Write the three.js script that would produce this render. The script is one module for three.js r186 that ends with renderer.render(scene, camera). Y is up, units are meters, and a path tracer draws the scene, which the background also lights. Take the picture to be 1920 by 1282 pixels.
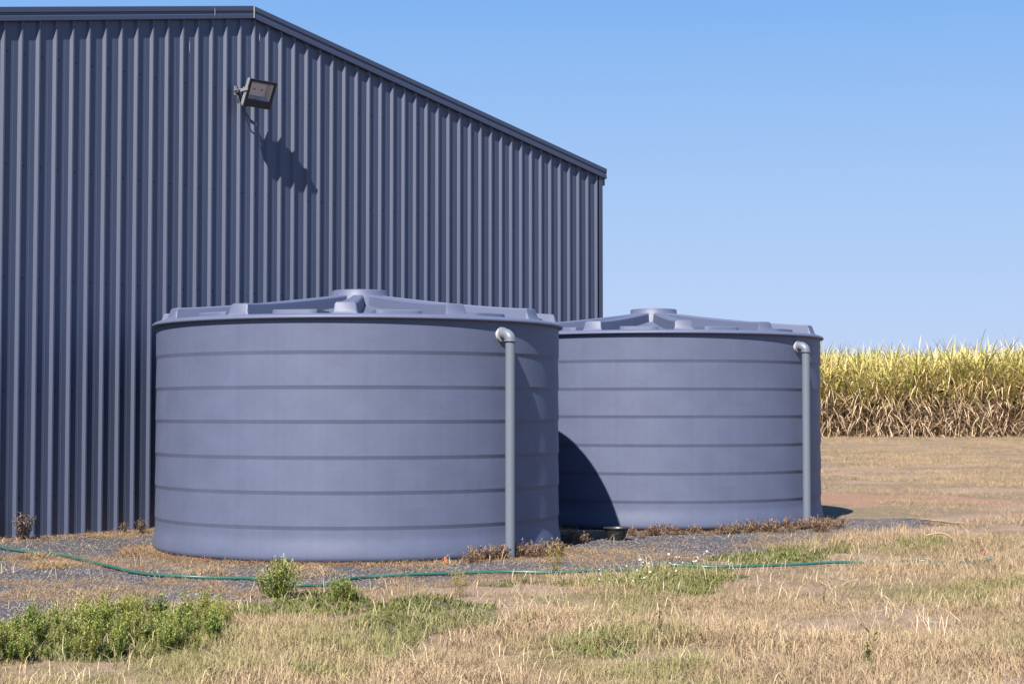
import * as THREE from 'three';
import { mergeGeometries, toCreasedNormals } from 'three/addons/utils/BufferGeometryUtils.js';
import { RoundedBoxGeometry } from 'three/addons/geometries/RoundedBoxGeometry.js';
import { ImprovedNoise } from 'three/addons/math/ImprovedNoise.js';

// ---------- camera, sky, sun, exposure ----------
const EYE = 1.264, PITCH = 0.0426, FPX = 3125;           // eye height (m), upward tilt (rad), focal length in photo pixels
const EXPO = 2.2;
const scene = new THREE.Scene();
const camera = new THREE.PerspectiveCamera(2 * Math.atan(641 / FPX) * 180 / Math.PI, 1920 / 1282, 0.1, 2000);
camera.position.set(0, EYE, 0); camera.rotation.set(PITCH, 0, 0);
const renderer = new THREE.WebGLRenderer({ antialias: true });
renderer.setSize(1024, 683); renderer.toneMapping = THREE.LinearToneMapping; renderer.toneMappingExposure = EXPO;
renderer.shadowMap.enabled = true;

function skyTexture() {                                   // clear air: colour depends on elevation only, plus the sun's aureole
  const W = 512, H = 256, data = new Float32Array(W * H * 4);
  const stops = [[-90, .30, .27, .22], [-2, .42, .42, .42], [0, .57, .68, .925], [4, .48, .64, .925], [8, .38, .58, .92], [14, .225, .46, .885], [25, .15, .36, .79], [50, .085, .23, .60], [90, .06, .17, .48]];
  for (let j = 0; j < H; j++) {
    const el = ((j + .5) / H - .5) * 180;
    let k = 0; while (k < stops.length - 2 && el > stops[k + 1][0]) k++;
    const a = stops[k], b = stops[k + 1], t = Math.min(1, Math.max(0, (el - a[0]) / (b[0] - a[0])));
    for (let i = 0; i < W; i++) { const o = (j * W + i) * 4; for (let c = 0; c < 3; c++) data[o + c] = (a[c + 1] + (b[c + 1] - a[c + 1]) * t) / EXPO; data[o + 3] = 1; }
  }
  const t = new THREE.DataTexture(data, W, H, THREE.RGBAFormat, THREE.FloatType);
  t.mapping = THREE.EquirectangularReflectionMapping; t.magFilter = t.minFilter = THREE.LinearFilter; t.needsUpdate = true; return t;
}
const sky = skyTexture(); scene.background = sky; scene.environment = sky;

// the barn wall: distance of its plane from the camera, its direction
const WB = 0.7398, WP = 14.2975, TURN = Math.PI / 2 - WB;
const wn = [Math.cos(WB), -Math.sin(WB)], wd = [Math.sin(WB), Math.cos(WB)];        // normal and direction in (x, forward)
const sunV = (() => { const B = 2.6, C = 3.1; return new THREE.Vector3(wn[0] - B * wd[0], C, -(wn[1] - B * wd[1])).normalize(); })();
const sun = new THREE.DirectionalLight(0xfff6ea, 5);
sun.position.copy(sunV).multiplyScalar(60).add(new THREE.Vector3(2, 0, -20)); sun.target.position.set(2, 0, -20);
sun.castShadow = true; sun.shadow.mapSize.set(4096, 4096);
Object.assign(sun.shadow.camera, { left: -30, right: 30, top: 30, bottom: -30, near: 1, far: 150 });
scene.add(sun, sun.target);

// ---------- helpers ----------
let seed = 7; const rnd = () => { seed = (seed + 0x6D2B79F5) | 0; let t = Math.imul(seed ^ seed >>> 15, 1 | seed); t = t + Math.imul(t ^ t >>> 7, 61 | t) ^ t; return ((t ^ t >>> 14) >>> 0) / 4294967296; };
const rr = (a, b) => a + (b - a) * rnd();
const noise3 = new ImprovedNoise();
const N = (x, y, s = 1, o = 0) => noise3.noise(x * s + 31.7 + o, y * s + 17.3, o * 1.37 + .5);
const fbm = (x, y, s, o = 0) => N(x, y, s, o) + .5 * N(x, y, s * 2.1, o + 3) + .25 * N(x, y, s * 4.3, o + 7);
const sstep = (a, b, x) => { const t = Math.min(1, Math.max(0, (x - a) / (b - a))); return t * t * (3 - 2 * t); };
const names = {};
const numbered = n => { names[n] = (names[n] || 0) + 1; return names[n] === 1 ? n : n + '_' + String(names[n] - 1).padStart(3, '0'); };
function shade(o) { o.traverse(c => { if (c.isMesh) { c.castShadow = c.receiveShadow = true; } }); return o; }
function thing(name, label, category, pos = [0, 0, 0], turn = 0, group) {
  const o = new THREE.Group(); o.name = numbered(name); o.position.set(...pos); o.rotation.y = turn;
  o.userData = { label, category }; if (group) o.userData.group = group; scene.add(o); return o;
}
function part(name, geo, mat, parent) { const m = new THREE.Mesh(geo, mat); m.name = name; m.castShadow = m.receiveShadow = true; parent.add(m); return m; }
function solo(name, geo, mat, label, category, group) { const m = part(numbered(name), geo, mat, scene); m.userData = { label, category }; if (group) m.userData.group = group; return m; }
function geo(pos, col, idx) {
  const g = new THREE.BufferGeometry(); g.setAttribute('position', new THREE.Float32BufferAttribute(pos, 3));
  if (col) g.setAttribute('color', new THREE.Float32BufferAttribute(col, 3)); if (idx) g.setIndex(idx); g.computeVertexNormals(); return g;
}
const std = (r, g, b, o = {}) => new THREE.MeshStandardMaterial({ color: new THREE.Color().setRGB(r, g, b), roughness: .8, side: THREE.DoubleSide, ...o });
// photo pixel -> point on the ground
function gp(u, v, y0 = null) {
  const dx = (u - 960) / FPX, dy = -(v - 641) / FPX, c = Math.cos(PITCH), s = Math.sin(PITCH);
  const d = [dx, dy * c + s, -dy * s + c]; let y = y0 ?? 0, x, z;
  for (let k = 0; k < 12; k++) { const t = (y - EYE) / d[1]; x = d[0] * t; z = d[2] * t; if (y0 !== null) break; y = .5 * y + .5 * groundY(x, z); }
  return [x, z];
}
const wallDist = (x, z) => WP + x * wn[0] + z * wn[1];
const wallS = (x, z) => x * wd[0] + z * wd[1];
const inBarn = (x, z, m = 0) => { const s = wallS(x, z), w = wallDist(x, z); return s > 5.39 - m && s < 17.45 + m && w < m && w > -16 - m; };
const T1 = [-1.4598, 15.9457], T2 = [1.65, 19.375];      // tank centres (x, forward)
function groundY(x, z) {
  let h = .035 * sstep(15.5, 19, z) + Math.max(0, z - 20) * .00752 - Math.max(0, z - 70) * .0068;
  const wdist = wallDist(x, z); { const s = wallS(x, z), q = Math.max(0, 5.39 - s, s - 17.45), w = Math.max(0, wdist, -16 - wdist); h += .062 * sstep(2.2, .1, Math.hypot(q, w)); }
  const near = Math.min(Math.hypot(x - T1[0], z - T1[1]), Math.hypot(x - T2[0], z - T2[1]));
  h += (fbm(x, z, .45, 1) * .016 + N(x, z, 3.1, 5) * .006) * sstep(1.8, 2.8, near) * sstep(.1, 1, Math.abs(wdist));
  return h;
}
function noiseTex(size, fn, srgb) {
  const d = new Uint8Array(size * size * 4);
  for (let j = 0; j < size; j++) for (let i = 0; i < size; i++) { const c = fn(i, j), o = (j * size + i) * 4; d[o] = c[0]; d[o + 1] = c[1]; d[o + 2] = c[2]; d[o + 3] = 255; }
  const t = new THREE.DataTexture(d, size, size); t.wrapS = t.wrapT = THREE.RepeatWrapping; t.magFilter = THREE.LinearFilter; t.minFilter = THREE.LinearMipmapLinearFilter; t.generateMipmaps = true;
  if (srgb) t.colorSpace = THREE.SRGBColorSpace; t.needsUpdate = true; return t;
}

// ---------- ground ----------
const poly = pts => pts.map(([u, v]) => gp(u, v));
function inside(p, x, z) { let c = false; for (let i = 0, j = p.length - 1; i < p.length; j = i++) { const [xi, zi] = p[i], [xj, zj] = p[j]; if ((zi > z) !== (zj > z) && x < (xj - xi) * (z - zi) / (zj - zi) + xi) c = !c; } return c; }
const gravelPoly = poly([[-500, 1010], [-60, 990], [300, 970], [1000, 960], [1560, 978], [1600, 974], [1735, 973], [1740, 992], [1640, 1000], [1560, 1010], [1420, 1038], [1300, 1056], [1180, 1076], [1000, 1090], [800, 1102], [690, 1110], [600, 1122], [470, 1140], [380, 1120], [200, 1140], [60, 1170], [-60, 1200], [-500, 1220]]);
const greenPolys = [
  [[690, 1135], [760, 1120], [860, 1125], [930, 1150], [1000, 1165], [930, 1190], [800, 1200], [700, 1190], [680, 1160]],
  [[1040, 1205], [1110, 1185], [1200, 1190], [1225, 1215], [1150, 1232], [1060, 1230]],
  [[820, 1080], [900, 1074], [1040, 1080], [1060, 1095], [940, 1100], [830, 1095]],
  [[1050, 1100], [1140, 1085], [1220, 1062], [1330, 1062], [1420, 1085], [1330, 1115], [1180, 1112]],
  [[430, 1130], [520, 1115], [680, 1115], [690, 1135], [600, 1150], [450, 1160]],
  [[1330, 1050], [1440, 1030], [1560, 1030], [1640, 1022], [1560, 1050], [1420, 1062]],
  [[0, 1170], [200, 1150], [430, 1140], [430, 1200], [330, 1245], [120, 1240], [-80, 1260]],
  [[500, 1290], [560, 1255], [680, 1262], [720, 1300]], [[690, 1190], [800, 1195], [790, 1240], [700, 1250]], [[1680, 1020], [1760, 1010], [1800, 1030], [1730, 1035]]].map(poly);
const redPoly = poly([[1500, 925], [1700, 928], [1960, 938], [2300, 945], [2300, 957], [1960, 950], [1700, 938], [1500, 940]]);
const bareAt = (x, z) => z > 19 ? sstep(.05, .4, N(x * .4, z, .6, 93) + .6 * N(x, z, 1.1, 95)) : sstep(.1, .5, fbm(x, z, .75, 91));   // worn, thin turf
function zone(x, z) {
  const jx = x + fbm(x, z, 1.3, 11) * .22, jz = z + fbm(x, z, 1.1, 23) * .45;
  const gravel = inside(gravelPoly, jx, jz) ? 1 : 0;
  let green = 0; for (const p of greenPolys) if (inside(p, jx, jz)) green = 1;
  const red = z > 19 && z < 40 && inside(redPoly, x + N(x, z, .5, 4) * .6, z + fbm(x, z, .6, 9) * 1.2) ? 1 : 0;
  const straw = gravel ? sstep(.02, .3, fbm(x, z, .9, 41) + .06) : 0;         // dry litter lying on the gravel
  return { gravel, green, red, straw };
}
{
  const axis = (segs) => { const a = []; for (const [from, to, n] of segs) for (let i = 0; i < n; i++) a.push(from + (to - from) * i / n); a.push(segs[segs.length - 1][1]); return a; };
  const xs = axis([[-600, -60, 12], [-60, -9, 20], [-9, 10, 210], [10, 30, 70], [30, 80, 20], [80, 600, 12]]);
  const zs = axis([[-40, 5, 12], [5, 23, 240], [23, 70, 150], [70, 140, 16], [140, 1200, 14]]);
  const pos = [], col = [], uv = [], idx = [];
  for (const z of zs) for (const x of xs) {
    pos.push(x, groundY(x, z), -z); uv.push(x / 1.3, z / 1.3);
    const q = zone(x, z), n = .5 + .5 * fbm(x, z, 2.2, 2) * .7;
    let c = [.36 + .05 * n, .275 + .04 * n, .18 + .03 * n];                                   // thatch and soil between the blades
    { const b = bareAt(x, z) * .9, e = [.58, .42, .315]; c = c.map((v, i) => v + (e[i] - v) * b); }
    if (q.gravel) { c = [.13, .126, .143]; const s = q.straw * .8; c = [c[0] + (.36 - c[0]) * s, c[1] + (.27 - c[1]) * s, c[2] + (.2 - c[2]) * s]; }
    if (q.green && !q.gravel) c = [.16, .15, .07];
    if (q.red) c = [.54, .33, .215];
    const v = .88 + .24 * n; col.push(c[0] * v, c[1] * v, c[2] * v);
  }
  const w = xs.length;
  for (let j = 0; j < zs.length - 1; j++) for (let i = 0; i < w - 1; i++) { const a = j * w + i; idx.push(a, a + 1, a + w, a + 1, a + w + 1, a + w); }
  const g = geo(pos, col, idx); g.setAttribute('uv', new THREE.Float32BufferAttribute(uv, 2));
  const grit = noiseTex(512, () => { const r = rnd(), v = r < .06 ? rr(90, 140) : r > .95 ? rr(245, 255) : rr(185, 246); return [v, v * .985, v * .97]; }, true);
  const bump = noiseTex(512, () => { const v = rnd() * 255; return [v, v, v]; });
  const m = part('ground', g, new THREE.MeshStandardMaterial({ color: new THREE.Color().setRGB(.64, .64, .64), vertexColors: true, map: grit, bumpMap: bump, bumpScale: .008, roughness: 1, side: THREE.DoubleSide }), scene);
  m.userData = { kind: 'structure' };
}

// ---------- barn ----------
const BASE = .062, RIDGE = 11.42, HALF = 6.03, SL = .185, EAVE = 5.70 - HALF * SL - .14, DEPTH = 16;   // gable end: ridge position along the wall, half width, roof slope
const wallTop = s => 5.62 - Math.abs(s - RIDGE) * SL;
const M = {
  clad: new THREE.MeshPhysicalMaterial({ color: new THREE.Color().setRGB(.031, .044, .090), roughness: .55, ior: 1.75, side: THREE.DoubleSide }),
  trim: new THREE.MeshPhysicalMaterial({ color: new THREE.Color().setRGB(.034, .045, .086), roughness: .5, ior: 1.6, side: THREE.DoubleSide }),
  screw: std(.032, .035, .051, { roughness: .4, metalness: .5 }), seal: std(.384, .384, .397), dark: std(.019, .019, .022, { roughness: .5 }),
};
M.cladTones = [1, .96, 1.05].map(v => { const m = M.clad.clone(); m.color.multiplyScalar(v); return m; });
const barn = thing('barn', 'large blue-grey ribbed steel barn with a low gable roof behind the tanks', 'barn', [-WP * wn[0], 0, WP * wn[1]], TURN);
// local frame: x along the wall, y up, z out of the wall
const RIB0 = 8.5776, RP = .19, RW = .0236, RC = .015, RH = .029;
function ribProfile(s0) {
  const p = [[0, 0], [RW - .003, RH - .002], [RW, RH], [RW + RC, RH], [RW + RC + .003, RH - .002], [2 * RW + RC, 0]];
  for (const c of [.098, .143]) p.push([c - .006, 0], [c - .003, .0012], [c + .003, .0012], [c + .006, 0]);
  return p.map(([a, b]) => [s0 + a, b]);
}
function sheetGeo(s0, ribs, topFn, bottom, sEnd = 1e9) {
  let pr = []; for (let k = 0; k < ribs; k++) pr.push(...ribProfile(s0 + k * RP)); pr.push([s0 + ribs * RP - .0005, 0]);
  pr = pr.filter(q => q[0] < sEnd);
  const pos = [], nor = [], idx = [];
  for (let i = 0; i < pr.length - 1; i++) {
    const [a, da] = pr[i], [b, db] = pr[i + 1], l = Math.hypot(b - a, db - da), nx = -(db - da) / l, nz = (b - a) / l, o = pos.length / 3;
    pos.push(a, bottom, da, b, bottom, db, b, topFn(b), db, a, topFn(a), da); for (let k = 0; k < 4; k++) nor.push(nx, 0, nz); idx.push(o, o + 1, o + 2, o, o + 2, o + 3);
  }
  const g = new THREE.BufferGeometry(); g.setAttribute('position', new THREE.Float32BufferAttribute(pos, 3)); g.setAttribute('normal', new THREE.Float32BufferAttribute(nor, 3)); g.setIndex(idx); return g;
}
{
  const first = RIB0 - 4 * RP * 5;
  for (let k = 0; k * 4 * RP + first < RIDGE + HALF; k++) { const s = first + k * 4 * RP; part('wall_sheet', sheetGeo(s, 4, wallTop, BASE, RIDGE + HALF - .02), M.cladTones[(k * 7) % 3], barn); }
  const L = RIDGE - HALF, R = RIDGE + HALF;
  // barge trim on each slope: stepped fascia
  const prof = [[0, 0], [.050, 0], [.053, .004], [.053, .046], [.047, .052], [.047, .080], [.056, .086], [.056, .134], [.050, .139], [-.12, .142]];
  const trim = (sa, sb) => {
    const pos = [], idx = [], nn = prof.length;
    for (const s of [sa, sb]) for (const [o, y] of prof) pos.push(s, 5.571 - Math.abs(s - RIDGE) * SL + y, o);
    for (let i = 0; i < nn - 1; i++) idx.push(i, nn + i, i + 1, i + 1, nn + i, nn + i + 1);
    return toCreasedNormals(geo(pos, null, idx).toNonIndexed(), .3);
  };
  part('barge_trim', trim(L - .06, RIDGE - .001), M.trim, barn); part('barge_trim', trim(RIDGE + .001, R + .07), M.trim, barn);
  part('sealant_joint', new THREE.BoxGeometry(.012, .13, .004).translate(RIDGE, 5.64, .059), M.seal, barn);
  // corner flashing
  const cf = new THREE.Shape([[R - .07, .034], [R + .004, .034], [R + .004, -.1], [R, -.1], [R, .030], [R - .07, .030]].map(q => new THREE.Vector2(q[0], -q[1])));
  const cg = new THREE.ExtrudeGeometry(cf, { depth: wallTop(R) - BASE - .01, bevelEnabled: false }); cg.rotateX(-Math.PI / 2).translate(0, BASE, 0);
  part('corner_flashing', cg, M.trim, barn);
  const cs = part('corner_flashing', cg.clone().translate(0, 0, 0).scale(-1, 1, 1).translate(2 * RIDGE, 0, 0), M.trim, barn); cs.material = M.trim;
  // roof planes, side walls, back wall close the building
  for (const sgn of [-1, 1]) {
    const len = (HALF + .05) / Math.cos(Math.atan(SL));
    const rg = new THREE.BoxGeometry(len, .03, DEPTH); const m = part('roof', rg, M.clad, barn);
    m.rotation.z = -sgn * Math.atan(SL); m.position.set(RIDGE + sgn * (HALF + .05) / 2, 5.685 - (HALF + .05) / 2 * SL, -DEPTH / 2 - .01);
    for (let k = 0; k < 80; k++) { if (k % 4) continue; }
    const side = part('side_wall', sheetGeo(0, Math.floor(DEPTH / RP), () => wallTop(R) - .02, BASE), M.clad, barn);
    side.rotation.y = sgn * Math.PI / 2; side.position.set(RIDGE + sgn * HALF, 0, sgn > 0 ? -.05 : -DEPTH + .1);
  }
  part('back_wall', new THREE.BoxGeometry(2 * HALF - .1, EAVE, .05).translate(RIDGE, EAVE / 2, -DEPTH + .05), M.clad, barn);
  // eave gutter, seen end-on past the corner
  const gs = new THREE.Shape(); gs.moveTo(0, 0); gs.lineTo(.085, 0); gs.lineTo(.095, .1); gs.lineTo(.085, .1); gs.lineTo(.077, .008); gs.lineTo(.008, .008); gs.lineTo(.008, .1); gs.lineTo(0, .1); gs.closePath();
  const gg = new THREE.ExtrudeGeometry(gs, { depth: DEPTH, bevelEnabled: false }); gg.translate(R + .006, wallTop(R) - .145, -DEPTH - .02);
  part('gutter', gg, M.trim, barn);
  part('gutter_end_cap', new THREE.BoxGeometry(.098, .108, .006).translate(R + .054, wallTop(R) - .091, -.012), M.trim, barn);
  // screws in rows on the girts
  const sg = []; const one = new THREE.CylinderGeometry(.0065, .0075, .006, 6).rotateX(Math.PI / 2);
  for (const y of [.45, 1.478, 2.564, 3.652, 4.74]) for (let s = first + .075; s < R; s += RP) if (y < wallTop(s) - .15) sg.push(one.clone().translate(s, y, .004));
  const sm = part('screws', mergeGeometries(sg), M.screw, barn); sm.userData.kind = 'stuff';
  for (const [st, y, w, h] of [[11.275, 5.42, .012, .05], [11.54, 5.40, .010, .12], [10.60, 5.13, .008, .13], [11.50, 4.42, .016, .04], [11.66, 3.93, .014, .05], [10.885, 5.545, .008, .10]]) part('white_drip', new THREE.CircleGeometry(.5, 10).scale(w, h, 1).translate(st, y, st === 10.885 ? .061 : .004), M.seal, barn);
  part('base_slab', new THREE.BoxGeometry(2 * HALF, .2, DEPTH).translate(RIDGE, BASE - .095, -DEPTH / 2), std(.211, .198, .186), barn);
}
shade(barn);

// ---------- floodlight on the wall ----------
{
  const toW = (s, y, d) => [-WP * wn[0] + s * wd[0] + d * wn[0], y, -(-WP * wn[1] + s * wd[1] + d * wn[1])];
  const lamp = thing('floodlight', 'black square floodlight with grey back tilted down on the barn wall', 'floodlight', toW(11.2, 4.745, .03), TURN);
  const grey = std(.269, .269, .294, { roughness: .45, metalness: .3 }), black = std(.013, .014, .019, { roughness: .35 });
  const head = new THREE.Group(); head.position.set(.13, -.05, .25); head.rotation.x = .42;
  const at = (g, x, y, z) => { g.translate(x, y, z); g.applyMatrix4(new THREE.Matrix4().makeRotationX(.42)); g.translate(.13, -.05, .25); return g; };
  // housing: tapered back shell, then a front frame with an opening
  const sh = []; const w = .178, h = .148;
  const ring = (k, z) => [[-w * k, -h * k, z], [w * k, -h * k, z], [w * k, h * k, z], [-w * k, h * k, z]];
  const loft = (rings, cap) => { const pos = [], idx = []; rings.forEach(r => r.forEach(p => pos.push(...p))); for (let i = 0; i < rings.length - 1; i++) for (let j = 0; j < 4; j++) { const a = i * 4 + j, b = i * 4 + (j + 1) % 4; idx.push(a, b, a + 4, b, b + 4, a + 4); } if (cap) idx.push(0, 2, 1, 0, 3, 2); return toCreasedNormals(geo(pos, null, idx).toNonIndexed(), .2); };
  part('housing', at(loft([ring(.8, -.10), ring(.97, -.055), ring(1, -.005)], true), 0, 0, 0), grey, lamp);
  const fr = new THREE.Shape([[-w, -h], [w, -h], [w, h], [-w, h]].map(q => new THREE.Vector2(...q)));
  fr.holes.push(new THREE.Path([[-w + .022, -h + .075], [-w + .022, h - .022], [w - .022, h - .022], [w - .022, -h + .075]].map(q => new THREE.Vector2(...q))));
  part('front_frame', at(new THREE.ExtrudeGeometry(fr, { depth: .012, bevelSize: .004, bevelThickness: .004, bevelSegments: 2 }), 0, 0, -.004), black, lamp);
  const y0 = -h + .075, y1 = h - .022, x1 = w - .022, tray = [];
  const pos = [], idx = []; for (const [x, y, z] of [[-x1, y0, .002], [x1, y0, .002], [x1, y1, .002], [-x1, y1, .002], [-x1 + .03, y0 + .04, -.05], [x1 - .03, y0 + .04, -.05], [x1 - .03, y1 - .025, -.05], [-x1 + .03, y1 - .025, -.05]]) pos.push(x, y, z);
  for (let j = 0; j < 4; j++) { const k = (j + 1) % 4; idx.push(j, k, j + 4, k, k + 4, j + 4); } idx.push(4, 5, 6, 4, 6, 7);
  const refl = part('reflector', at(toCreasedNormals(geo(pos, null, idx).toNonIndexed(), .2), 0, 0, 0), std(.480, .474, .474, { roughness: .28, metalness: .75 }), lamp);
  for (const x of [-.05, .05]) part('led_chip', at(new THREE.BoxGeometry(.024, .024, .004), x, .035, -.047), std(.416, .288, .077), refl);
  part('glass', at(new THREE.PlaneGeometry(2 * x1, y1 - y0), 0, (y0 + y1) / 2, .0045), new THREE.MeshPhysicalMaterial({ transmission: 1, thickness: 0, roughness: .02, ior: 1.5, side: THREE.DoubleSide }), lamp);
  for (let k = -3; k <= 3; k++) part('cooling_fin', at(new THREE.BoxGeometry(.004, .2, .03), k * .04, 0, -.112), grey, lamp);
  const br = [new THREE.BoxGeometry(.05, .10, .008).translate(0, 0, .004), new THREE.BoxGeometry(.028, .006, .20).translate(-.02, 0, .1), new THREE.BoxGeometry(.006, .03, .12).translate(-.055, -.02, .21), new THREE.BoxGeometry(.04, .03, .006).translate(-.04, -.005, .2)];
  part('bracket', mergeGeometries(br.map(g => g.toNonIndexed())), grey, lamp);
  const cab = new THREE.CatmullRomCurve3([[.09, -.12, .15], [.06, -.17, .13], [.02, -.16, .07], [.01, -.08, .03], [.015, .03, .012], [.0, .06, .004]].map(q => new THREE.Vector3(...q)));
  part('cable', new THREE.TubeGeometry(cab, 30, .007, 6), M.dark, lamp);
  shade(lamp);
}

// ---------- water tanks ----------
M.tank = new THREE.MeshPhysicalMaterial({ color: new THREE.Color().setRGB(.098, .119, .200), roughness: .55, side: THREE.DoubleSide });
{ // faint mottling of moulded plastic
  const W = 1024, buf = new Float32Array(W * W);
  for (let j = 0; j < W; j++) for (let i = 0; i < W; i++) { const u = i / W * Math.PI * 2, c = Math.cos(u), d = Math.sin(u); buf[j * W + i] = 232 + noise3.noise(3 * c + 9, 3 * d + 4, j * .012) * 10 + noise3.noise(14 * c, 14 * d, j * .05 + 5) * 5 + noise3.noise(30 * c + 3, 30 * d, 2.5) * 5 + rr(-3, 3); }
  for (let k = 0; k < 420; k++) { let x = Math.floor(rnd() * W), y = Math.floor(rnd() * W); const len = rr(8, 70), v = rr(-9, 14), up = rnd() < .25; for (let q = 0; q < len; q++) { const xx = (x + (up ? Math.round(q * .03) : q)) % W, yy = (y + (up ? q : Math.round(q * .05))) % W; buf[yy * W + xx] += v; } }
  const t = noiseTex(W, (i, j) => { const v = Math.max(0, Math.min(255, buf[j * W + i])); return [v, v, v]; }, true);
  M.tank.map = t; t.repeat.set(2, 1);
}
M.pvc = new THREE.MeshPhysicalMaterial({ color: new THREE.Color().setRGB(.118, .138, .176), roughness: .45, side: THREE.DoubleSide });
const RB = 1.908, RR = 1.948, LIP = 2.061;
function tankBody() {
  const p = []; const add = (r, y) => p.push(new THREE.Vector2(r, y));
  add(.01, 0); add(RB - .05, .0); for (let a = 0; a <= 6; a++) { const t = a / 6 * Math.PI / 2; add(RB - .05 + .05 * Math.sin(t) + .018, .05 - .05 * Math.cos(t)); }
  let y0 = .06;
  for (const yb of [.295, .590, .886, 1.189, 1.481, 1.776, 2.3]) {                      // each hoop laps over the one below, the lap faces down
    const ya = y0, ye = Math.min(yb - .018, 2.085);
    for (let k = 0; k <= 12; k++) { const t = k / 12, back = yb > 2 ? 0 : .008 * t; add(RB - back + (ya < .1 ? .018 * (1 - sstep(0, .8, t)) : 0), ya + (ye - ya) * t); }
    if (yb > 2) break;
    add(RB - .0078, yb - .0145); add(RB - .001, yb + .0135); add(RB, yb + .0165); y0 = yb + .018;
  }
  return new THREE.LatheGeometry(p, 160);
}
const bodyGeo = tankBody();
const floorY = r => 2.105 + .17 * Math.pow(Math.max(0, (1.86 - r) / 1.55), 1.6);
function lidBase() {
  const p = []; const add = (r, y) => p.push(new THREE.Vector2(r, y));
  add(RB - .03, LIP + .004); add(RR - .012, LIP); add(RR - .003, LIP + .004); add(RR, LIP + .014); add(RR - .004, LIP + .026); add(RR - .025, LIP + .040); add(RR - .05, LIP + .046);
  for (let k = 0; k <= 14; k++) { const r = 1.86 - k / 14 * 1.60; add(r, floorY(r)); } add(.01, floorY(.26) + .01);
  return new THREE.LatheGeometry(p, 160);
}
const ridgeY = r => 2.208 + .165 * Math.pow(Math.max(0, (1.82 - r) / 1.52), 1.25);
function ribGeo() {                                                       // one radial rib along +z, its block end at the rim
  const st = []; // stations: [r, half width top, half width base, top y]
  st.push([1.902, .112, .130, LIP + .044], [1.888, .098, .120, LIP + .058], [1.876, .090, .113, LIP + .09], [1.858, .086, .110, 2.200], [1.846, .084, .108, 2.208]);
  for (let k = 0; k <= 10; k++) { const r = 1.81 - k / 10 * 1.53; st.push([r, (.082 - .036 * k / 10), .104 - .040 * k / 10, ridgeY(r)]); }
  const pos = [], idx = [];
  for (const [r, wt, wb, y] of st) { const yb = Math.min(floorY(r) - .02, y - .004), c = Math.min(.012, (y - yb) * .4); for (const [x, yy] of [[-wb, yb], [-wt - .004, y - c], [-wt + c * .7, y], [wt - c * .7, y], [wt + .004, y - c], [wb, yb]]) pos.push(x, yy, r); }
  for (let i = 0; i < st.length - 1; i++) for (let j = 0; j < 5; j++) { const a = i * 6 + j; idx.push(a, a + 1, a + 6, a + 1, a + 7, a + 6); }
  idx.push(0, 5, 1, 1, 5, 4, 1, 4, 2, 2, 4, 3);
  return toCreasedNormals(geo(pos, null, idx).toNonIndexed(), .45);
}
function padGeo() {                                                       // low raised panel between two ribs
  const pos = [], idx = []; const n = 16, rad = [[1.775, -.02], [1.768, .036], [1.755, .044], [1.30, .020], [1.27, -.03]];
  for (let i = 0; i <= n; i++) { const t = (i / n * 2 - 1), e = Math.abs(t) > .97 ? 0 : 1, a = t * .132; for (const [r, dy] of rad) { const r2 = r - (1 - Math.sqrt(Math.max(0, 1 - Math.pow(Math.abs(t), 6)))) * .1; pos.push(r2 * Math.sin(a), floorY(r) + (e ? dy : -.03), r2 * Math.cos(a)); } }
  for (let i = 0; i < n; i++) for (let j = 0; j < rad.length - 1; j++) { const a = i * rad.length + j; idx.push(a, a + 1, a + rad.length, a + 1, a + rad.length + 1, a + rad.length); }
  return toCreasedNormals(geo(pos, null, idx).toNonIndexed(), .5);
}
const lidGeo = lidBase(), rbG = ribGeo(), pdG = padGeo();
const capGeo = new THREE.LatheGeometry([[.01, 2.437], [.255, 2.432], [.268, 2.424], [.27, 2.37], [.30, 2.36], [.325, 2.25]].map(q => new THREE.Vector2(...q)), 64);
function tank(label, c, gy, ribTurn, pipeTurn, pipeLen) {
  const face = Math.atan2(-c[0], c[1]);                      // direction from the tank to the camera, as a turn about y from +z
  const t = thing('water_tank', label, 'water tank', [c[0], gy, -c[1]], 0, 'rainwater tanks beside the barn');
  part('body', bodyGeo, M.tank, t);
  const lid = part('lid', lidGeo, M.tank, t);
  for (let k = 0; k < 12; k++) {
    const a = face + ribTurn + k * Math.PI / 6;
    const r = part('lid_rib', rbG, M.tank, lid); r.rotation.y = a;
    const p = part('lid_panel', pdG, M.tank, lid); p.rotation.y = a + Math.PI / 12;
  }
  part('lid_cap', capGeo, M.tank, lid);
  // overflow pipe: flange, elbow, downpipe; built along +z then turned
  const pr = RB + .109, py = 1.955, pg = new THREE.Group();
  const pipe = part('overflow_pipe', new THREE.CylinderGeometry(.043, .043, pipeLen, 28, 1).translate(0, 1.905 - pipeLen / 2, pr), M.pvc, t);
  const elb = new THREE.CatmullRomCurve3([[0, py, RB - .01], [0, py, RB + .03], [0, py - .006, RB + .07], [0, py - .035, pr - .006], [0, py - .07, pr], [0, 1.89, pr]].map(q => new THREE.Vector3(...q)));
  const e = part('elbow', mergeGeometries([new THREE.TubeGeometry(elb, 28, .0495, 24), new THREE.TorusGeometry(.0495, .006, 8, 28).rotateX(Math.PI / 2).translate(0, 1.892, pr)]), M.pvc, pipe);
  part('flange', new THREE.CylinderGeometry(.066, .07, .02, 28).rotateX(Math.PI / 2).translate(0, py, RB + .008), std(.384, .384, .384), pipe);
  pipe.rotation.y = face + pipeTurn; 
  shade(t); return t;
}
tank('grey-blue hooped plastic water tank with the green hose lying before it', T1, 0, -.066, .7065, 1.905);
tank('grey-blue hooped plastic water tank by the open field with a bucket at its foot', T2, .035, .170, .954, 1.905);

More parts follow.
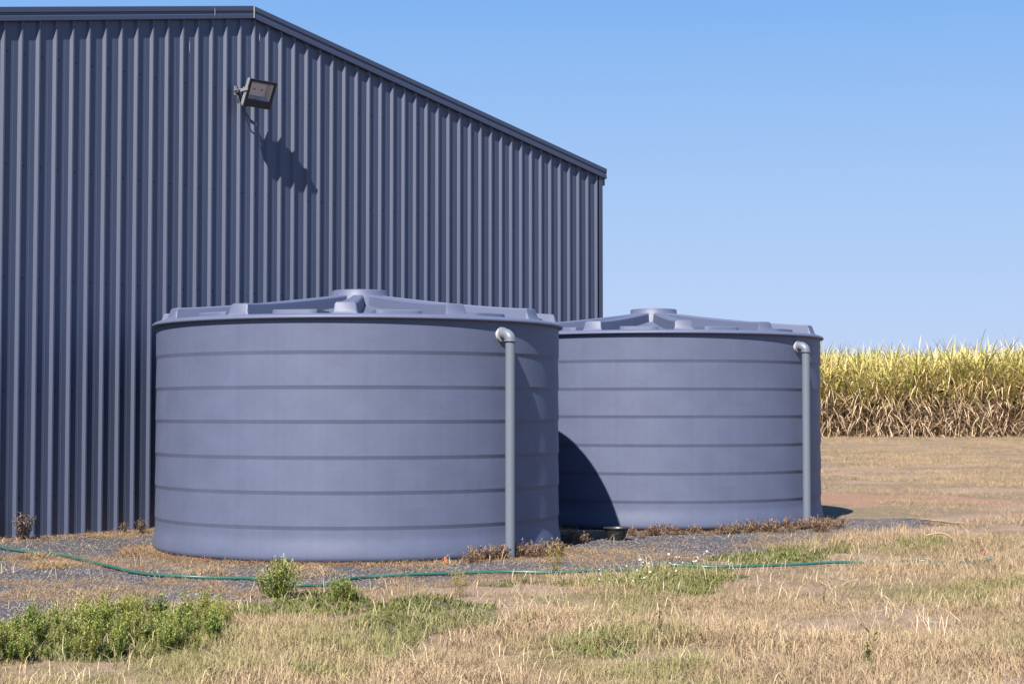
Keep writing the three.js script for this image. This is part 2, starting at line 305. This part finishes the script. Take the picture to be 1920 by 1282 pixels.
// ---------- sugar cane ----------
function strip(pos, col, p0, dir, len, w, droop, c0, c1, segs = 4) {      // a bent leaf blade
  let p = new THREE.Vector3(...p0), d = new THREE.Vector3(...dir).normalize(); const sideV = new THREE.Vector3(d.z, .25 * rr(-1, 1), -d.x).normalize(); let L, R;
  for (let i = 0; i <= segs; i++) {
    const t = i / segs, ww = w * (t < .25 ? .6 + 1.6 * t : 1) * (1 - Math.pow(t, 2.2)) * .5; const l = p.clone().addScaledVector(sideV, -ww), r = p.clone().addScaledVector(sideV, ww);
    if (i) { const q = [L, R, r, L, r, l]; for (const v of q) pos.push(v.x, v.y, v.z); const a = c0.map((c, k) => c + (c1[k] - c) * (i - .5) / segs); for (let k = 0; k < 6; k++) col.push(...a); }
    L = l; R = r; p = p.clone().addScaledVector(d, len / segs); d.y -= droop / segs; d.normalize();
  }
}
function canePlant() {
  const st = [], lv = { pos: [], col: [] };
  const n = 6 + Math.floor(rnd() * 3), sp = [], sc = [];
  for (let k = 0; k < n; k++) {
    const bx = rr(-.26, .26), bz = rr(-.2, .2), tx = bx + rr(-.45, .45), tz = bz + rr(-.2, .3), H = rr(1.9, 2.6);
    const c = new THREE.CatmullRomCurve3([new THREE.Vector3(bx, -.03, bz), new THREE.Vector3(bx + (tx - bx) * .3, H * .5, bz), new THREE.Vector3(tx, H, tz)]);
    const g = new THREE.TubeGeometry(c, 5, .016, 5); const cc = rnd() < .3 ? [.20, .16, .06] : [.17, .11, .075], a = []; for (let i = 0; i < g.attributes.position.count; i++) a.push(...cc);
    g.setAttribute('color', new THREE.Float32BufferAttribute(a, 3)); g.deleteAttribute('uv'); st.push(g.toNonIndexed());
    for (let i = 0; i < 22; i++) {                                         // dead hanging leaves on the lower stalk
      const t = rr(.02, .95), q = c.getPoint(t), az = rr(0, 6.28), up = rr(-.8, .9), v = rr(.6, 1.15), dry = [.70 * v, .53 * v, .34 * v];
      strip(lv.pos, lv.col, [q.x, q.y, q.z], [Math.cos(az), up, Math.sin(az)], rr(.4, 1.2), rr(.018, .034), rr(.1, 1.9), dry, dry.map(c => c * 1.06));
    }
    for (let i = 0; i < 15; i++) {                                         // living leaves at the top
      const t = rr(.5, 1), q = c.getPoint(t), az = rr(0, 6.28), v = rr(.75, 1.15), yel = rnd();
      const a = yel < .5 ? [.58 * v, .50 * v, .15 * v] : [.42 * v, .44 * v, .10 * v], b = rnd() < .5 ? [.64 * v, .5 * v, .25 * v] : a;
      strip(lv.pos, lv.col, [q.x, q.y, q.z], [Math.cos(az) * .6, rr(.6, 2.2), Math.sin(az) * .6], rr(.75, 1.45), rr(.03, .05), rr(.4, 2.2), a, b, 5);
    }
  }
  const leaves = geo(lv.pos, lv.col), stalks = mergeGeometries(st); return { stalks, leaves };
}
{
  const leafM = new THREE.MeshStandardMaterial({ color: new THREE.Color().setRGB(.82, .80, .80), vertexColors: true, roughness: .75, side: THREE.DoubleSide });
  const vars = []; for (let k = 0; k < 7; k++) vars.push(canePlant());
  const CZ = 62.2; let n = 0; const spots = [];
  for (let row = 0; row < 2; row++) for (let x = 10.6; x < 21.2; x += .42) spots.push([x + rr(-.12, .12), CZ + row * .75 + rr(-.12, .12)]);
  for (const [x, z] of spots) {
    const v = vars[n++ % 7], t = thing('sugar_cane_plant', 'tall sugar cane plant with dry straw leaves below and yellow-green tops, on the field edge', 'sugar cane', [x, groundY(x, z), -z], rr(0, 6.28), 'sugar cane plants along the edge of the field');
    t.scale.setScalar(rr(.9, 1.14)); part('stalks', v.stalks, leafM, t); part('leaves', v.leaves, leafM, t);
  }
  const field = new THREE.Group(); field.name = 'sugar_cane_field'; field.userData = { kind: 'stuff', label: 'dense sugar cane crop filling the field behind its front rows', category: 'sugar cane' }; scene.add(field);
  const rest = []; for (let row = 0; row < 22; row++) for (let x = -14; x < 56; x += .42) { const inFront = row < 2 && x > 10.5 && x < 21.3; if (!inFront) rest.push([x + rr(-.15, .15), CZ + row * .75 + rr(-.15, .15)]); }
  vars.forEach((v, k) => {
    const mine = rest.filter((_, i) => i % 7 === k), g = mergeGeometries([v.stalks, v.leaves].map(q => { const c = q.clone(); c.deleteAttribute('uv'); return c; }));
    const im = new THREE.InstancedMesh(g, leafM, mine.length); im.name = 'cane_rows'; im.userData.kind = 'stuff'; im.castShadow = im.receiveShadow = true;
    const o = new THREE.Object3D(); mine.forEach(([x, z], i) => { o.position.set(x, groundY(x, z), -z); o.rotation.set(0, rr(0, 6.28), 0); o.scale.setScalar(rr(.9, 1.12)); o.updateMatrix(); im.setMatrixAt(i, o.matrix); }); field.add(im);
  });
}

// ---------- grass, litter, gravel (uncountable) ----------
function tuftGeo(nb, hMin, hMax, w, spread, lean, flat = 0) {
  const pos = [], col = [];
  for (let k = 0; k < nb; k++) {
    const a = rr(0, 6.28), r = Math.sqrt(rnd()) * spread, h = rr(hMin, hMax), la = rr(0, 6.28), ln = rr(.1, 1) * lean, x = Math.cos(a) * r, z = Math.sin(a) * r, v = rr(.6, 1.15), ww = w * rr(.7, 1.2);
    const sx = Math.sin(la) * ww, sz = -Math.cos(la) * ww; const m = [x + Math.cos(la) * h * ln * .35, h * .6 * (1 - flat), z + Math.sin(la) * h * ln * .35], t = [x + Math.cos(la) * h * ln, h * (1 - flat) * (1 - .25 * ln) + .002, z + Math.sin(la) * h * ln];
    pos.push(x - sx, 0, z - sz, x + sx, 0, z + sz, m[0] + sx * .8, m[1], m[2] + sz * .8, x - sx, 0, z - sz, m[0] + sx * .8, m[1], m[2] + sz * .8, m[0] - sx * .8, m[1], m[2] - sz * .8, m[0] - sx * .8, m[1], m[2] - sz * .8, m[0] + sx * .8, m[1], m[2] + sz * .8, ...t);
    for (let i = 0; i < 9; i++) col.push(v, v * rr(.96, 1.02), v * rr(.9, 1.02));
  }
  return geo(pos, col);
}
function scatter(name, label, category, geos, mat, list) {                // list: [x, z, scale, color]
  const grp = new THREE.Group(); grp.name = name; grp.userData = { kind: 'stuff', label, category }; scene.add(grp);
  geos.forEach((g, k) => {
    const mine = list.filter((_, i) => i % geos.length === k), im = new THREE.InstancedMesh(g, mat, mine.length); im.name = name + '_blades'; im.userData.kind = 'stuff'; im.castShadow = im.receiveShadow = true;
    const o = new THREE.Object3D(), c = new THREE.Color();
    mine.forEach(([x, z, s, q, dy], i) => { o.position.set(x, groundY(x, z) - .004 + (dy || 0), -z); o.rotation.set(rr(-.12, .12), rr(0, 6.28), rr(-.12, .12)); o.scale.set(s, s * rr(.75, 1.2), s); o.updateMatrix(); im.setMatrixAt(i, o.matrix); im.setColorAt(i, c.setRGB(...q)); });
    grp.add(im);
  });
}
const bladeM = new THREE.MeshStandardMaterial({ color: new THREE.Color().setRGB(.64, .64, .64), vertexColors: true, roughness: .85, side: THREE.DoubleSide });
const clear = (x, z) => { if (inBarn(x, z, .05)) return false; return Math.hypot(x - T1[0], z - T1[1]) > 1.93 && Math.hypot(x - T2[0], z - T2[1]) > 1.93; };
const half = z => z * .322 + 1.2;
{
  const dry = [], green = [], straw = [], stones = [];
  const bands = [[6.6, 9.5, 950], [9.5, 12.5, 650], [12.5, 17, 330], [17, 26, 130], [26, 40, 110], [40, 62, 65]];
  for (const [za, zb, dens] of bands) {
    const n = Math.round((zb - za) * (half(za) + half(zb)) * dens);
    for (let k = 0; k < n; k++) {
      const z = rr(za, zb), x = rr(-1, 1) * half(z); if (!clear(x, z)) continue;
      const q = zone(x, z), v = rr(.8, 1.15), big = za < 17 ? 1 : za < 26 ? 1.15 : 1.5;
      if (q.gravel) { if (rnd() < q.straw * .16) dry.push([x, z, rr(.35, .6), [.46 * v, .32 * v, .19 * v]]); continue; }
      if (q.red && rnd() < .85) continue;
      const thin = bareAt(x, z); if (rnd() < thin * (z > 19 ? .4 : .8)) continue;
      const tall = (.5 + .75 * sstep(-.35, .5, fbm(x, z, .55, 81))) * (z > 19 ? .6 : 1);
      const tone = fbm(x, z, .5, 61), gr = sstep(.1, .7, fbm(x, z, .6, 71) + (z < 12.5 ? (x < 1 ? .2 : .04) : -.1));
      const c = [.57 + .10 * tone, .42 + .085 * tone, .26 + .05 * tone], g = [.27, .31, .08], f = q.green ? rr(.3, 1) : gr * rr(.3, .8);
      dry.push([x, z, (z > 20 ? rr(.5, 1) : rr(.5, .95)) * big * tall, [0, 1, 2].map(i => (c[i] + (g[i] - c[i]) * f) * v)]);
      if (q.green && rnd() < .7) { const y = rnd(); green.push([x, z, rr(.5, 1.25), [(.15 + .1 * y) * v, (.20 + .05 * y) * v, .055 * v]]); }
    }
  }
  // fine grit and litter over the gravel pad
  for (let k = 0; k < 120000; k++) { const z = rr(9.5, 21), x = rr(-1, 1) * half(z); if (!clear(x, z)) continue; const q = zone(x, z); if (!q.gravel) continue; if (rnd() < .75 * (1 - q.straw) + .1) { const v = rr(.6, 1.3), w = rnd() < .012; stones.push([x, z, rr(.4, 1.2), w ? [.5, .47, .43] : [.19 * v, .183 * v, .205 * v], .006]); } else if (rnd() < .5) straw.push([x, z, rr(.5, 1.2), [rr(.4, .56), rr(.3, .38), rr(.17, .24)]]); }
  // straw gathered against the tanks and the wall
  for (const [c, a0, a1, n] of [[T1, -1.4, 1.4, 2200], [T2, -1.5, 1.3, 2200]]) for (let k = 0; k < n; k++) { const a = rr(a0, a1), r = 1.95 + Math.abs(rr(-1, 1) * rr(0, .35)), x = c[0] + r * Math.sin(a), z = c[1] - r * Math.cos(a); if (clear(x, z)) straw.push([x, z, rr(.6, 1.2), [rr(.36, .55), rr(.22, .35), rr(.12, .2)]]); }
  for (let k = 0; k < 1500; k++) { const s = rr(7.5, 11.5), d = Math.abs(rr(-1, 1) * rr(0, .6)) + .05, x = -WP * wn[0] + s * wd[0] + d * wn[0], z = -WP * wn[1] + s * wd[1] + d * wn[1]; if (clear(x, z)) straw.push([x, z, rr(.6, 1.1), [rr(.4, .55), rr(.27, .35), rr(.14, .2)]]); }
  for (let k = 0; k < 2600; k++) { const x = rr(8, 24), z = 62 - Math.abs(rr(-1, 1) * rr(0, 1.1)); straw.push([x, z, rr(1.2, 3.2), [rr(.5, .66), rr(.36, .47), rr(.22, .3)]]); }
  for (const [u, v, r, n] of [[90, 1062, .22, 260], [75, 1045, .14, 120], [262, 1036, .2, 240], [560, 1076, .3, 160], [370, 1078, .25, 130], [760, 1062, .4, 200]]) { const [cx, cz] = gp(u, v); for (let k = 0; k < n; k++) { const a = rr(0, 6.28), q = r * Math.sqrt(rnd()), x = cx + q * Math.cos(a), z = cz + q * 1.6 * Math.sin(a); if (clear(x, z)) straw.push([x, z, rr(.7, 1.3), [rr(.48, .6), rr(.34, .42), rr(.18, .24)], rr(0, .04) * (1 - q / r)]); } }
  scatter('dry_grass', 'dry straw-coloured mown grass covering the open ground', 'grass', [tuftGeo(16, .035, .11, .0016, .05, 1.6), tuftGeo(16, .03, .09, .0017, .06, 2.4), tuftGeo(14, .04, .15, .0015, .05, 1.3), tuftGeo(15, .03, .12, .0016, .07, 3.0)], bladeM, dry);
  const stalks = []; for (let k = 0; k < 5200; k++) { const z = rr(6.8, 19), x = rr(-1, 1) * half(z); if (!clear(x, z)) continue; const q = zone(x, z), v = rr(.8, 1.25); if (q.gravel && rnd() < .85) continue; stalks.push([x, z, rr(.6, 1.3), [.66 * v, .53 * v, .35 * v]]); }
  scatter('grass_stalks', 'long pale dead grass stalks lying loose over the lawn', 'grass', [tuftGeo(4, .10, .24, .0016, .10, 1.8, .55), tuftGeo(3, .08, .22, .0015, .08, 1.2, .25), tuftGeo(5, .08, .2, .0017, .12, 2.2, .75)], bladeM, stalks);
  scatter('ground_cover', 'low green leafy ground cover patches in the dry grass', 'ground cover', [tuftGeo(14, .02, .05, .006, .05, 1.2), tuftGeo(12, .02, .06, .005, .05, .9)], bladeM, green);
  scatter('straw_litter', 'loose dry straw lying about the tank bases', 'straw', [tuftGeo(7, .05, .12, .0018, .07, 1.6, .82), tuftGeo(6, .04, .11, .002, .06, 1.3, .6)], bladeM, straw);
  const st = [0, 1].map(() => { const g = new THREE.IcosahedronGeometry(.009, 0); const p = g.attributes.position; const a = []; for (let i = 0; i < p.count; i++) a.push(1, 1, 1); g.scale(rr(.9, 1.3), .6, rr(.8, 1.1)); g.setAttribute('color', new THREE.Float32BufferAttribute(a, 3)); return g; });
  scatter('gravel', 'dark blue-grey crushed rock spread around the tanks', 'gravel', st, bladeM, stones);
}

// ---------- weeds ----------
function weedGeo(h, branches, leaves, c, spreadK = 1, leafLen = .03, leafW = .006, foot = 0) {
  const sp = [], sc = [], lp = [], lc = [];
  for (let b = 0; b < branches; b++) {
    const a = rr(0, 6.28), sp0 = rr(.1, 1) * .38 * spreadK * h, H = h * rr(.6, 1.05), x1 = Math.cos(a) * sp0, z1 = Math.sin(a) * sp0, r = .0016;
    const P = t => [x1 * (foot + (1 - foot) * Math.pow(t, 1.3)), H * t * (1 - .3 * foot * (x1 * x1 + z1 * z1) / (h * h * .2)), z1 * (foot + (1 - foot) * Math.pow(t, 1.3))];
    for (let i = 0; i < 3; i++) { const p = i ? P(i / 3) : [0, 0, 0], q = P((i + 1) / 3); sp.push(p[0] - r, p[1], p[2], p[0] + r, p[1], p[2], q[0], q[1], q[2], p[0], p[1], p[2] - r, p[0], p[1], p[2] + r, q[0], q[1], q[2]); for (let k = 0; k < 6; k++) sc.push(c[0] * .9, c[1] * .75, c[2]); }
    for (let i = 0; i < leaves; i++) {
      const t = Math.pow(rnd(), .7), p = P(t), az = rr(0, 6.28), el = rr(.0, 1.2), L = leafLen * rr(.6, 1.3), v = rr(.65, 1.25), dx = Math.cos(az) * Math.cos(el), dz = Math.sin(az) * Math.cos(el), dy = Math.sin(el), wx = -Math.sin(az) * leafW, wz = Math.cos(az) * leafW;
      lp.push(...p, p[0] + dx * L * .5 + wx, p[1] + dy * L * .5, p[2] + dz * L * .5 + wz, p[0] + dx * L, p[1] + dy * L, p[2] + dz * L, ...p, p[0] + dx * L, p[1] + dy * L, p[2] + dz * L, p[0] + dx * L * .5 - wx, p[1] + dy * L * .5, p[2] + dz * L * .5 - wz);
      for (let k = 0; k < 6; k++) lc.push(c[0] * v, c[1] * v, c[2] * v);
    }
  }
  return { stems: geo(sp, sc), foliage: geo(lp, lc) };
}
const weed = (name, label, cat, v, u, vv, s, group, sy = 1) => { const [x, z] = gp(u, vv); if (!clear(x, z)) return; const t = thing(name, label, cat, [x, groundY(x, z) - .005, -z], rr(0, 6.28), group); t.scale.set(s, s * sy, s); part('stems', v.stems, bladeM, t); part('foliage', v.foliage, bladeM, t); return t; };
{
  const G = [.34, .40, .085], Y = [.30, .27, .07], D = [.36, .24, .15];
  const green = [0, 1, 2, 3].map(k => weedGeo([.27, .24, .22, .27][k], [17, 12, 20, 17][k], [46, 38, 50, 46][k], [G, [.38, .36, .11], [.28, .36, .08], [.42, .44, .10]][k], [.8, 1.1, 1.0, .8][k], [.021, .018, .024, .021][k], [.0032, .0026, .004, .0032][k]));
  const bush = weedGeo(.29, 70, 60, [.38, .44, .10], 1.7, .024, .0038, .55), sparse = weedGeo(.28, 18, 26, [.40, .36, .10], 1.3, .02, .0036, .3), dead = [0, 1, 2].map(() => weedGeo(.15, 20, 20, D, 2.0, .032, .0035, .5)), deadBig = weedGeo(.24, 34, 26, [.30, .22, .165], 1.5, .03, .005, .35), stem = weedGeo(.24, 4, 12, [.24, .26, .08], .5, .035, .005), brownStem = weedGeo(.24, 7, 14, [.27, .18, .11], .6, .025, .004);
  // the patch beside the gravel
  const patch = poly([[-40, 1195], [80, 1172], [200, 1160], [300, 1158], [425, 1160], [430, 1195], [400, 1225], [300, 1243], [140, 1238], [0, 1250], [-60, 1255]]);
  let k = 0, tries = 0; while (k < 210 && tries++ < 4000) { const u = rr(-60, 440), v = rr(1150, 1256), [x, z] = gp(u, v); if (!inside(patch, x, z)) continue; weed('weed_plant', 'bushy fine-leaved green weed in the dense patch along the gravel', 'weed', green[k % 4], u, v, Math.pow(rnd(), 1.5) * .6 + .28, 'green weeds in the patch along the gravel'); k++; }
  for (const [u, v, s] of [[350, 1172, .8], [385, 1170, .85], [410, 1174, .75]]) weed('weed_plant', 'tallest light-green weed standing up at the end of the weed patch', 'weed', green[3], u, v, s, 'tall weeds at the end of the patch');
  weed('weed_bush', 'round bright green weed bush growing over the garden hose', 'weed', bush, 522, 1122, 1.0);
  weed('weed_bush', 'small upright green weed beside the hose where it bends back', 'weed', bush, 642, 1132, .68);
  weed('weed_bush', 'sparse yellow-green weed in front of the dead weeds at the pipe', 'weed', sparse, 1042, 1076, 1.0);
  for (const [u, v, s] of [[862, 1120, 1.0], [855, 1095, .7]]) weed('lawn_weed', 'thin yellowish weed stem beside the hose on bare ground', 'weed', sparse, u, v, s * .7, 'thin weeds by the hose');
  weed('lawn_weed', 'brown dried weed standing alone in the lawn', 'weed', brownStem, 1238, 1200, 1.0);
  weed('lawn_weed', 'branched pale green weed standing in the dry lawn', 'weed', stem, 1632, 1275, 1.25);
  weed('lawn_weed', 'short green weed with two stems in the dry lawn', 'weed', stem, 1478, 1256, .75);
  weed('lawn_weed', 'small green seedling in the dry lawn short of the hose', 'weed', stem, 1545, 1135, .6);
  for (let i = 0; i < 40; i++) { const u = 1180 + i * 9.3 + rr(-6, 6); weed('dead_weed', 'reddish-brown dead weed in the fringe at the foot of the field-side tank', 'weed', dead[i % 3], u, 1000 - (u - 1185) * .018 + rr(-3, 5) + (u < 1230 ? 5 : 0), rr(.4, .95) * (u > 1400 ? 1.3 : 1), 'dead weeds along the field-side tank'); }
  for (let i = 0; i < 12; i++) weed('dead_weed', 'straw-brown dead weed heaped round the foot of the pipe by the hose', 'weed', dead[i % 3], 885 + i * 15 + rr(-5, 5), 1052 - i * 1.1 + rr(-2, 4), rr(.7, 1.1), 'dead weeds round the pipe');
  for (let i = 0; i < 7; i++) weed('dead_weed', 'dark dead weed in the shaded gap between the tanks', 'weed', dead[i % 3], 1060 + i * 6.5, 1018 + rr(-6, 4), rr(.6, 1.0), 'dead weeds in the gap between the tanks');
  for (const [u, v, s] of [[42, 1012, 1.25], [60, 1008, 1.05]]) weed('dead_shrub', 'withered grey-brown shrub against the barn wall above the hose end', 'shrub', deadBig, u, v, s * .85, 'withered shrubs by the hose end');
  weed('dead_shrub', 'low withered tuft at the barn wall between two ribs', 'shrub', deadBig, 231, 999, .45);
  weed('dead_shrub', 'dark withered tuft at the barn wall close to the tank', 'shrub', deadBig, 264, 1000, .6);
  for (let i = 0; i < 5; i++) weed('dead_weed', 'pale bleached weed beyond the pipe of the field-side tank', 'weed', dead[i % 3], 1530 + i * 12, 992 + rr(-4, 3), .9, 'pale weeds beyond the field-side pipe');
}

{
  const list = [], g = new THREE.CircleGeometry(.009, 6); g.rotateX(-.9); const a = []; for (let i = 0; i < g.attributes.position.count; i++) a.push(1, 1, 1); g.setAttribute('color', new THREE.Float32BufferAttribute(a, 3));
  for (let k = 0; k < 70; k++) { const u = rr(1120, 1330), v = 1085 - (u - 1120) * .12 + rr(-22, 22), [x, z] = gp(u, v); list.push([x, z, rr(.7, 1.2), [1.1, 1.02, rr(.6, .95)], rr(.02, .06)]); }
  scatter('daisies', 'tiny white daisies dotted over the gravel edge and green cover', 'flowers', [g], bladeM, list);
}
// ---------- garden hose ----------
{
  const px = [[-60, 1012], [-20, 1022], [10, 1032], [45, 1038], [90, 1042], [120, 1046], [165, 1056], [210, 1068], [260, 1078], [320, 1085], [400, 1087], [470, 1090], [510, 1097], [560, 1103], [610, 1101], [650, 1092], [690, 1086], [760, 1083], [850, 1079], [940, 1077], [1030, 1077], [1110, 1075], [1190, 1071], [1250, 1066], [1330, 1068], [1410, 1068], [1490, 1064], [1570, 1061], [1640, 1061], [1720, 1058], [1790, 1060], [1850, 1058], [1862, 1050], [1845, 1044]];
  const pts = px.map(([u, v], i) => { const [x, z] = gp(u, v); return new THREE.Vector3(x, groundY(x, z) + .017 + .006 * (i % 2) + (u > 1240 ? .008 : 0), -z); });
  const c = new THREE.CatmullRomCurve3(pts), hg = new THREE.TubeGeometry(c, 420, .0128, 10);
  const hose = thing('garden_hose', 'green garden hose snaking over the gravel and into the dry grass', 'hose');
  part('tube', hg, new THREE.MeshPhysicalMaterial({ color: new THREE.Color().setRGB(.026, .098, .078), roughness: .3, side: THREE.DoubleSide }), hose);
  const e = pts[pts.length - 1], tan = c.getTangent(1), q = new THREE.Quaternion().setFromUnitVectors(new THREE.Vector3(0, 1, 0), tan);
  part('connector', mergeGeometries([new THREE.CylinderGeometry(.022, .022, .05, 14), new THREE.CylinderGeometry(.027, .027, .02, 14).translate(0, .035, 0)]).applyQuaternion(q).translate(e.x, e.y + .008, e.z), std(.032, .038, .083, { roughness: .4 }), hose);
  part('collar', new THREE.CylinderGeometry(.0225, .0225, .015, 14).translate(0, -.03, 0).applyQuaternion(q).translate(e.x, e.y + .008, e.z), std(.384, .077, .026, { roughness: .4 }), hose);
}

// ---------- bucket, timber, sticks, leaf ----------
{
  const [bx, bz] = gp(1156, 1013); const b = thing('feed_bucket', 'low black tapered bucket standing before the field-side tank', 'bucket', [bx, groundY(bx, bz), -bz]);
  part('bowl', new THREE.LatheGeometry([[.001, .003], [.075, .003], [.08, .008], [.122, .118], [.132, .122], [.132, .128], [.118, .126], [.076, .012], [.001, .012]].map(q => new THREE.Vector2(...q)), 40), std(.022, .026, .026, { roughness: .45 }), b);
  part('water', new THREE.CircleGeometry(.11, 32).rotateX(-Math.PI / 2).translate(0, .10, 0), new THREE.MeshPhysicalMaterial({ color: new THREE.Color().setRGB(.128, .141, .154), roughness: .05 }), b);
  const [px, pz] = gp(1095, 1008); solo('timber_sleeper', new RoundedBoxGeometry(.75, .075, .11, 2, .008).rotateY(.05).translate(px, groundY(px, pz) + .036, -pz), std(.192, .166, .141), 'weathered grey timber lying in the shade behind the bucket', 'timber');
  const stick = (pts, r, col, label) => { const v = pts.map(([u, y, h]) => { const [x, z] = gp(u, y); return new THREE.Vector3(x, groundY(x, z) + h, -z); }); solo('fallen_stick', new THREE.TubeGeometry(new THREE.CatmullRomCurve3(v), 16, r, 6), std(...col), label, 'stick'); };
  stick([[1728, 980, .03], [1752, 986, .06], [1785, 985, .03], [1815, 984, .015]], .012, [.27, .19, .12], 'curved bare stick lying by the gravel patch in the grass');
  stick([[1735, 1012, .04], [1765, 1013, .07], [1795, 1020, .02]], .01, [.33, .25, .13], 'arched straw-coloured stalk lying on the green tuft');
  const lp = gp(835, 1060), ls = new THREE.Shape(); ls.moveTo(0, -.035); ls.quadraticCurveTo(.03, 0, 0, .04); ls.quadraticCurveTo(-.028, 0, 0, -.035);
  const lg = new THREE.ExtrudeGeometry(ls, { depth: .002, bevelEnabled: false }); lg.rotateX(-.5).rotateY(.4).translate(lp[0], groundY(...lp) + .04, -lp[1]);
  solo('fallen_leaf', lg, std(.288, .090, .038), 'curled orange-red leaf on the ground in front of the hose-side tank', 'leaf');
}
renderer.render(scene, camera);
